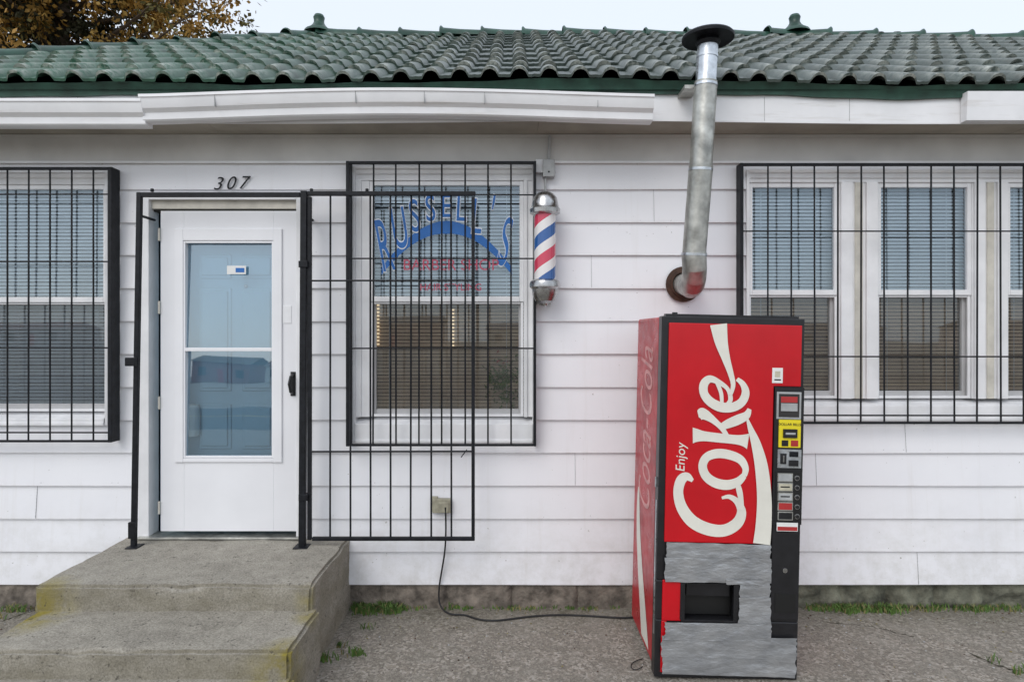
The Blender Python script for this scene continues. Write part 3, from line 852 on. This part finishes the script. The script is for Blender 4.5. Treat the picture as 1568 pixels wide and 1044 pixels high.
panel(1194, 1204, 672, 681, -.0235, m_mblack, -.021); panel(1208, 1219, 672, 681, -.0235, m_redst, -.021)
panel(1188, 1224, 686, 714, -.021, m_galv, -.015); panel(1192, 1201, 692, 708, -.025, m_mblack, -.020); panel(1206, 1219, 689, 697, -.025, m_black, -.020); panel(1205, 1219, 702, 711, -.0265, m_mblack, -.020)
panel(1195.5, 1197.5, 695, 705, -.027, m_chrome, -.024)
panel(1185, 1223, 720, 795, -.019, m_hole, -.015)
for i, mt in enumerate((m_grey, m_cream, m_grey, m_redst, m_mblack)):
    yy = 723+i*14.5
    panel(1188, 1211, yy-1, yy+12, -.0225, m_galv2, -.018)
    panel(1189.5, 1209.5, yy+.5, yy+10.5, -.024, mt, -.021)
    if i in (1, 2): panel(1192, 1206, yy+4, yy+6, -.0247, m_mblack, -.0235)
    zc = LZ(yy+6); xc = LX(1217.5, yy)
    mb.tube((xc, -.017, zc), (xc, -.023, zc), .013, m_chrome, 14); mb.tube((xc, -.022, zc), (xc, -.028, zc), .009, m_mblack, 12)
panel(1187, 1219, 797, 810, -.0185, m_stick, -.0155); panel(1188, 1218, 803, 809, -.0197, m_redst, -.018)
panel(1181, 1197, 563, 586, -.0135, m_stick, -.011); panel(1185, 1193, 568, 577, -.0148, m_cream, -.0128); panel(1184, 1194, 580, 582, -.0148, m_mblack, -.0128)
panel(1185, 1216, 905, 934, -.0125, m_hole, -.009)
mb.tube((LX(1200, 870), -.009, LZ(870)), (LX(1200, 870), -.016, LZ(870)), .012, m_chrome, 14)
mb.obj('control_column', vm, bevel=.001)
text('sticker_text', 'DOLLAR BILLS', (LX(1206, 648), -.0225, LZ(648)), .018, m_mblack, parent=vm)
def cat(P, n=10):
    out = []
    for i in range(len(P)-1):
        p0 = P[max(i-1, 0)]; p1 = P[i]; p2 = P[i+1]; p3 = P[min(i+2, len(P)-1)]
        for k in range(n):
            t = k/n
            out.append(tuple(.5*((2*b)+(-a+c)*t+(2*a-5*b+4*c-d_)*t*t+(-a+3*b-3*c+d_)*t**3) for a, b, c, d_ in zip(p0, p1, p2, p3)))
    out.append(P[-1]); return out
lg = MB(); lay = [0]
def stroke(P):
    lay[0] += 1; y = -.0132-lay[0]*.0005
    q = cat(P); vs = []
    for i, (x, yy, w) in enumerate(q):
        a = q[max(i-1, 0)]; b = q[min(i+1, len(q)-1)]
        dx, dy = b[0]-a[0], b[1]-a[1]; l = math.hypot(dx, dy) or 1
        nx_, ny = -dy/l*w/2, dx/l*w/2
        yi = y-.0004*i/len(q)
        vs += [(LX(x+nx_, yy+ny), yi, LZ(yy+ny)), (LX(x-nx_, yy-ny), yi, LZ(yy-ny))]
    lg.add(vs, [(2*i, 2*i+1, 2*i+3, 2*i+2) for i in range(len(q)-1)], m_mwhite)
stroke([(1060, 737, 5), (1051, 731, 13), (1042, 737, 15), (1038, 756, 15), (1044, 779, 17), (1060, 799, 19), (1084, 810, 19), (1108, 811, 18), (1127, 800, 17), (1134, 783, 14), (1128, 768, 10), (1116, 760, 7), (1104, 762, 4)])
stroke([(1138, 728, 8), (1140, 716, 10), (1132, 703, 13), (1114, 696, 14), (1096, 695, 14), (1081, 701, 13), (1075, 714, 13), (1080, 729, 14), (1094, 739, 15), (1112, 742, 15), (1128, 737, 13), (1138, 727, 9)])
stroke([(1128, 741, 8), (1131, 752, 9), (1133, 765, 8), (1133, 780, 10)])
stroke([(1060, 668, 24), (1066, 668, 20), (1078, 669, 15), (1100, 671, 14), (1125, 673, 14), (1137, 674, 18), (1144, 675, 24)])
stroke([(1112, 668, 7), (1104, 656, 8), (1092, 645, 10), (1080, 637, 15), (1073, 635, 18), (1068, 636, 10)])
stroke([(1100, 656, 8), (1112, 650, 13), (1128, 643, 15), (1141, 636, 12), (1146, 626, 6)])
stroke([(1108, 623, 4), (1117, 613, 7), (1113, 597, 6), (1100, 587, 8), (1086, 582, 11), (1077, 590, 13), (1077, 604, 13), (1086, 616, 14), (1102, 624, 15), (1120, 624, 14), (1134, 616, 13), (1140, 602, 12), (1136, 589, 9), (1127, 581, 6)])
stroke([(1104, 622, 5), (1103, 604, 6), (1097, 588, 6)])
stroke([(1099, 499, 26), (1103, 525, 20), (1110, 550, 13), (1117, 572, 9), (1121, 590, 7), (1117, 606, 5)])
stroke([(1142, 640, 3), (1147, 655, 8), (1156, 680, 15), (1164, 715, 20), (1168, 760, 22), (1167, 800, 24), (1164, 830, 26)])
lg.obj('script_logo', vm)
text('small_word', 'Enjoy', (LX(1042, 702), -.0136, LZ(702)), .066, m_mwhite, rot=(math.pi/2, -math.pi/2, 0), parent=vm, shear=.15)
st = text('side_lettering', 'Coca-Cola', (0, 0, 0), .42, m_faded, parent=vm, shear=.3)
st.matrix_basis = Matrix.Translation((-HW-.0008, .33, 1.20)) @ Matrix(((0, 0, -1, 0), (0, 1, 0, 0), (1, 0, 0, 0), (0, 0, 0, 1))) @ Matrix.Diagonal((.50, 1.0, 1, 1))
mb = MB()
rp = []
for i in range(21):
    t = i/20; z = .06+.78*t; c = .33+.16*math.sin(t*2.4-.6); w = .08*(1-t)**.6+.012
    rp.append((c-w, c+w, z))
for a, b in zip(rp[:-1], rp[1:]):
    mb.quad((-HW-.0012, a[0], a[2]), (-HW-.0012, a[1], a[2]), (-HW-.0012, b[1], b[2]), (-HW-.0012, b[0], b[2]), m_mwhite)
mb.box(-HW-.006, -HW-.001, .02, .035, LZ(975)+.0, LZ(770), m_galv)
mb.obj('side_ribbon', vm)
tp = MB()
def tape(px0, px1, py0, py1, lvl, seed):
    nx_, nz_ = 48, 8; vs = []
    sl_ = 1.5*math.sin(seed*2.3)
    for j in range(nz_+1):
        for i in range(nx_+1):
            py = py1+(py0-py1)*j/nz_; px = px0+(px1-px0)*i/nx_
            if i in (0, nx_): px += R.uniform(-1.6, 1.6)
            if j in (0, nz_): py += 1.0*noise.noise(Vector((px*.05, seed, j)))
            py += sl_*(i/nx_-.5)
            x, z = LX(px, (py0+py1)/2), LZ(py)
            h = .005*noise.noise(Vector((x*9, z*18, seed)))+.003*abs(noise.noise(Vector((x*18+z*22, z*34, seed))))
            if j in (0, nz_): h = .0
            vs.append((x, -.0165-lvl*.0024-h, z))
    tp.add(vs, [(j*(nx_+1)+i, j*(nx_+1)+i+1, (j+1)*(nx_+1)+i+1, (j+1)*(nx_+1)+i) for j in range(nz_) for i in range(nx_)], m_tape)
tape(1019, 1178, 831, 858, 0, 1); tape(1017, 1178, 853, 890, 1, 2)
tape(1131, 1177, 887, 915, 0, 4); tape(1129, 1178, 911, 953, 1, 5)
tape(1017, 1178, 951, 978, 2, 7); tape(1012, 1217, 972, 1004, 1, 8); tape(1014, 1216, 1000, 1031, 0, 9)
tape(1110, 1168, 884, 892, 3, 11)
tp.obj('duct_tape', vm, smooth=True, angle=60)
mb = MB()
mb.box(-HW+.02, HW-.02, .02, .06, HT, HT+.012, m_mblack); mb.tube((-.29, .03, HT), (-.29, .03, HT+.02), .014, m_mblack, 10)
mb.tube((-HW-.006, .04, .95), (-HW-.006, .04, 1.0), .006, m_galv, 8)
mb.obj('top_hinge', vm)

# ------------------------------------------------------------------ concrete steps
st_ = empty('concrete_steps')
def slab(name, x0, x1, y0, y1, z0_, z1_):
    bm = bmesh.new(); bmesh.ops.create_cube(bm, size=1)
    for v in bm.verts:
        v.co = Vector((x0 if v.co.x < 0 else x1, y0 if v.co.y < 0 else y1, z0_ if v.co.z < 0 else z1_))
    bmesh.ops.bevel(bm, geom=bm.edges[:], offset=.016, segments=2, affect='EDGES')
    bmesh.ops.subdivide_edges(bm, edges=[e for e in bm.edges if e.calc_length() > .1], cuts=18, use_grid_fill=True)
    bmesh.ops.triangulate(bm, faces=[f for f in bm.faces if len(f.verts) > 4])
    for v in bm.verts:
        p = v.co; h = .006*noise.noise(p*6)+.004*noise.noise(p*17)
        if v.co.z > z0_+.05:
            chip = max(0, noise.noise(p*9+Vector((1, 2, 3)))-.22)*.07 if (abs(p.y-y0) < .03 and abs(p.z-z1_) < .03) else 0
            v.co.z += h-chip
            v.co.x += .008*noise.noise(p*5+Vector((3, 0, 0)))+.005*noise.noise(p*14+Vector((3, 0, 0)))
            v.co.y += .008*noise.noise(p*5+Vector((0, 5, 0)))+.005*noise.noise(p*14+Vector((0, 5, 0)))+chip*.8
    me = bpy.data.meshes.new(name); bm.to_mesh(me); bm.free(); me.materials.append(m_step)
    for p in me.polygons: p.use_smooth = True
    me.set_sharp_from_angle(angle=math.radians(50))
    o = bpy.data.objects.new(name, me); scene.collection.objects.link(o); o.parent = st_
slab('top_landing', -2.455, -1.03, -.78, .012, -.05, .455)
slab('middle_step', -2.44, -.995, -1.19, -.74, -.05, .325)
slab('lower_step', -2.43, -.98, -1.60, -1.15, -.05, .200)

# ------------------------------------------------------------------ ground
mb = MB()
mb.quad((-250, -250, 0), (250, -250, 0), (250, 250, 0), (-250, 250, 0), m_ground)
gr = mb.obj('ground')
mb = MB(); mb.box(-250, 250, -24, -13, -.02, .004, m_asphalt); mb.box(-250, 250, -18.6, -18.45, .001, .008, m_yline)
mb.obj('road')
def G2(px, py):
    s = (py-510)/H; return (px-784)/s, -(D-S0/s)
mb = MB()
def crack(pp, w=.006):
    P = []
    for (a, b) in zip(pp[:-1], pp[1:]):
        for k in range(10): P.append((a[0]+(b[0]-a[0])*k/10, a[1]+(b[1]-a[1])*k/10))
    P.append(pp[-1])
    q = []
    for i, (px, py) in enumerate(P):
        x, y = G2(px, py); jx = .016*noise.noise(Vector((i*.7, 1, px*.01))); jy = .02*noise.noise(Vector((i*.7, 9, px*.01)))
        q.append((x+jx, y+jy))
    for i in range(len(q)-1):
        (ax, ay), (bx_, by_) = q[i], q[i+1]; l = math.hypot(bx_-ax, by_-ay) or 1
        ww = w*(.3+1.2*abs(noise.noise(Vector((i*.5, 3, 3))))); nx_, ny = -(by_-ay)/l*ww, (bx_-ax)/l*ww
        mb.quad((ax-nx_, ay-ny, .003), (bx_-nx_, by_-ny, .003), (bx_+nx_, by_+ny, .003), (ax+nx_, ay+ny, .003), m_crack)
crack([(1485, 1000), (1525, 1018), (1580, 1034)], .008)
crack([(0, 952), (40, 938), (75, 929)], .006)
crack([(1260, 952), (1330, 958), (1400, 975)], .003)
mb.obj('pavement_cracks')

mb = MB()
for i in range(650):
    x = R.uniform(-3.5, 3.6); y = -abs(R.gauss(0, .35))-.03 if R.random() < .6 else R.uniform(-1.3, -.05)
    if -2.5 < x < -.97: continue
    r = R.uniform(.002, .007)
    c = Vector((x, y, r*.4)); vs = [c+Vector((math.cos(a)*r*R.uniform(.7, 1.3), math.sin(a)*r*R.uniform(.7, 1.3), 0)) for a in (0, 1.2, 2.5, 3.8, 5)]
    vs.append(c+Vector((0, 0, r*.8)))
    mb.add(vs, [(k, (k+1) % 5, 5) for k in range(5)], R.choice([m_found, m_grassd, m_grey, m_rust]))
mb.obj('gravel_debris')

mb = MB()
def tuft(x, y, n, hgt, spread, dry=.15):
    for i in range(n):
        a = R.uniform(0, 6.28); r = abs(R.gauss(0, spread)); bx_, by_ = x+math.cos(a)*r, min(y+math.sin(a)*r*.5, -.012)
        h = hgt*R.uniform(.35, 1.1); le = R.uniform(0, 6.28); k = h*R.uniform(.2, .9); w = R.uniform(.0015, .0045)
        tip = (bx_+math.cos(le)*k, min(by_+math.sin(le)*k, -.04 if by_ < -.04 else by_), h)
        m1 = (bx_+math.cos(le)*k*.35, by_+math.sin(le)*k*.35*(1 if by_ < -.1 else .2), h*.65)
        mt = m_grassd if R.random() < dry else m_grass
        mb.add([(bx_-w, by_, 0), (bx_+w, by_, 0), (m1[0]+w, m1[1], m1[2]), (m1[0]-w, m1[1], m1[2]), tip], [(0, 1, 2, 3), (3, 2, 4)], mt)
for i in range(26): tuft(WX(R.uniform(538, 612)), -R.uniform(.02, .10), 22, .06, .035)
for i in range(34): tuft(WX(R.uniform(600, 960)), -R.uniform(.01, .04), 7, .03, .03, .3)
for i in range(70): tuft(WX(R.uniform(1235, 1600)), -R.uniform(.01, .06), 12, .045, .035, .3)
for i in range(14): tuft(WX(R.uniform(1280, 1360)), -R.uniform(.02, .09), 20, .06, .03)
for i in range(12): tuft(WX(R.uniform(-20, 70)), -R.uniform(.02, .15), 12, .05, .03, .4)
for px, py, n in ((545, 1003, 45), (497, 1012, 50), (520, 990, 15), (700, 925, 30), (560, 962, 10), (1555, 1032, 15), (1520, 1014, 8)):
    x, y = G2(px, py); tuft(x, y, n, .05, .03)
mb.obj('grass_weeds')

# ------------------------------------------------------------------ tree (behind the house)
tr = empty('cedar_tree')
m_bark = M('bark', (.09, .065, .045), .95, var=.4, scale=12, bs=.8, bscale=20)
leafs = [M('foliage_dark', (.045, .045, .018), .7, var=.4, scale=3), M('foliage_green', (.13, .11, .028), .7, var=.4, scale=3), M('foliage_orange', (.34, .19, .035), .7, var=.3, scale=3), M('foliage_gold', (.44, .28, .07), .7, var=.3, scale=3)]
tx0, ty0 = -9.35, 9.0
mb = MB()
mb.path([(tx0, ty0, 0), (tx0+.05, ty0, 2), (tx0-.1, ty0+.1, 4.5), (tx0, ty0, 7), (tx0+.1, ty0, 9.5), (tx0, ty0, 11.5)], [.34, .27, .21, .15, .08, .02], m_bark, 12)
lf = MB(); TR = random.Random(3)
def spray(c, sc_, mt, n):
    for _ in range(n):
        d = Vector((TR.gauss(0, 1), TR.gauss(0, 1), TR.gauss(0, 1)-.1)).normalized()
        o = c+d*sc_*abs(TR.gauss(0, .55)); l = TR.uniform(.07, .14); w = TR.uniform(.022, .045)
        ax = (d+Vector((TR.gauss(0, .4), TR.gauss(0, .4), TR.gauss(-.25, .35)))).normalized(); sd_ = ax.cross(Vector((TR.random(), TR.random(), TR.random()+.01))).normalized()*w
        lf.add([o, o+ax*l*.5+sd_, o+ax*l, o+ax*l*.5-sd_], [(0, 1, 2, 3)], mt)
for b in range(170):
    z = TR.uniform(4.6, 11.3); a = TR.uniform(0, 2*math.pi)
    prof_r = 4.0*max(.05, 1-((z-6.8)/5.2)**2)**.5
    ln = prof_r*TR.uniform(.72, 1.06)
    p0 = Vector((tx0, ty0, z-.5)); dirv = Vector((math.cos(a), math.sin(a), TR.uniform(.05, .4)))
    p2 = p0+dirv*ln; p1 = p0+dirv*ln*.5+Vector((0, 0, -.1))
    mb.path([p0, p1, p2], [.06, .035, .008], m_bark, 6)
    for k in range(10):
        t = .25+.75*k/9
        c = p0.lerp(p2, t)+Vector((TR.gauss(0, .28), TR.gauss(0, .28), TR.gauss(0, .2)))
        r = TR.random()
        mt = leafs[0] if t < .4 else leafs[1] if r < .24 else leafs[2] if r < .68 else leafs[3] if r < .92 else leafs[0]
        spray(c, TR.uniform(.26, .42), mt, 66)
mb.obj('trunk_and_limbs', tr, smooth=True); lf.obj('foliage', tr)

# ------------------------------------------------------------------ across the street (mirrored in the glass)
def far_building(x, y, w, dp, h, col, rc):
    e = empty('roadside_building', (0, 0, 0)); mw = M('far_wall', col, .8, scale=1); mr_ = M('far_roof', rc, .8, scale=1); mb = MB()
    mb.box(x, x+w, y-dp, y, 0, h, mw)
    r = h*.35
    mb.add([(x-.4, y+.4, h), (x+w+.4, y+.4, h), (x+w+.4, y-dp-.4, h), (x-.4, y-dp-.4, h), (x-.4, y-dp/2, h+r), (x+w+.4, y-dp/2, h+r)], [(0, 1, 5, 4), (2, 3, 4, 5), (0, 4, 3), (1, 2, 5)], mr_)
    n = max(2, int(w/3))
    for i in range(n):
        xx = x+w*(i+.5)/n
        if i == n//2: mb.box(xx-.5, xx+.5, y, y+.03, 0, 2.1, m_mside)
        else: mb.box(xx-.6, xx+.6, y, y+.03, 1, 2.3, m_shadow)
    mb.obj('building_body', e)
for a in ((-120, -98, 22, 10, 3.6, (.5, .42, .36), (.12, .08, .07)), (-84, -94, 14, 9, 3.0, (.6, .58, .55), (.2, .07, .06)), (-62, -92, 7, 9, 2.8, (.62, .60, .56), (.1, .09, .08)), (-51, -96, 9, 9, 3.2, (.30, .13, .11), (.1, .1, .1)), (-38, -93, 6, 7, 2.8, (.6, .56, .5), (.14, .1, .09)), (-28, -100, 16, 10, 3.8, (.35, .2, .16), (.1, .1, .1)),
          (-4, -96, 11, 9, 3.0, (.55, .5, .4), (.1, .1, .12)), (16, -98, 18, 10, 3.6, (.62, .62, .6), (.15, .1, .08)), (45, -95, 14, 9, 3.2, (.4, .42, .45), (.08, .08, .08)), (75, -97, 20, 9, 3.4, (.55, .45, .4), (.1, .08, .08))):
    far_building(*a)

# ------------------------------------------------------------------ world, sun, camera
w = bpy.data.worlds.new('World'); scene.world = w; w.use_nodes = True; nt = w.node_tree
bg = nt.nodes['Background']
sky = nt.nodes.new('ShaderNodeTexSky'); sky.sky_type = 'NISHITA'; sky.sun_disc = False
sdir = Vector((-.45, -.85, .85)).normalized()
sky.sun_elevation = math.asin(sdir.z); sky.sun_rotation = math.atan2(sdir.x, sdir.y)
sky.air_density = 1.0; sky.dust_density = 1.5; sky.ozone_density = 1.5; sky.altitude = 10
hs = nt.nodes.new('ShaderNodeMix'); hs.data_type = 'RGBA'; hs.inputs[0].default_value = .68
nt.links.new(sky.outputs[0], hs.inputs[6]); hs.inputs[7].default_value = (10.6, 11.3, 12.2, 1)   # thin high cloud veil
nt.links.new(hs.outputs[2], bg.inputs[0]); bg.inputs[1].default_value = .112
sl = bpy.data.lights.new('sun', 'SUN'); sl.energy = 1.15; sl.angle = math.radians(35); sl.color = (1, .965, .93)
so = bpy.data.objects.new('sun', sl); scene.collection.objects.link(so)
so.rotation_euler = (-sdir).to_track_quat('-Z', 'Y').to_euler()
cam = bpy.data.cameras.new('camera'); cam.sensor_width = 36; cam.lens = 36*960/1568; cam.shift_y = -12/1568
cam.clip_end = 1000; cam.clip_start = .05
cobj = bpy.data.objects.new('camera', cam); scene.collection.objects.link(cobj)
cobj.location = (0, -D, H); cobj.rotation_euler = (math.pi/2, 0, 0); scene.camera = cobj
scene.view_settings.view_transform = 'Standard'; scene.view_settings.look = 'None'; scene.view_settings.exposure = 0
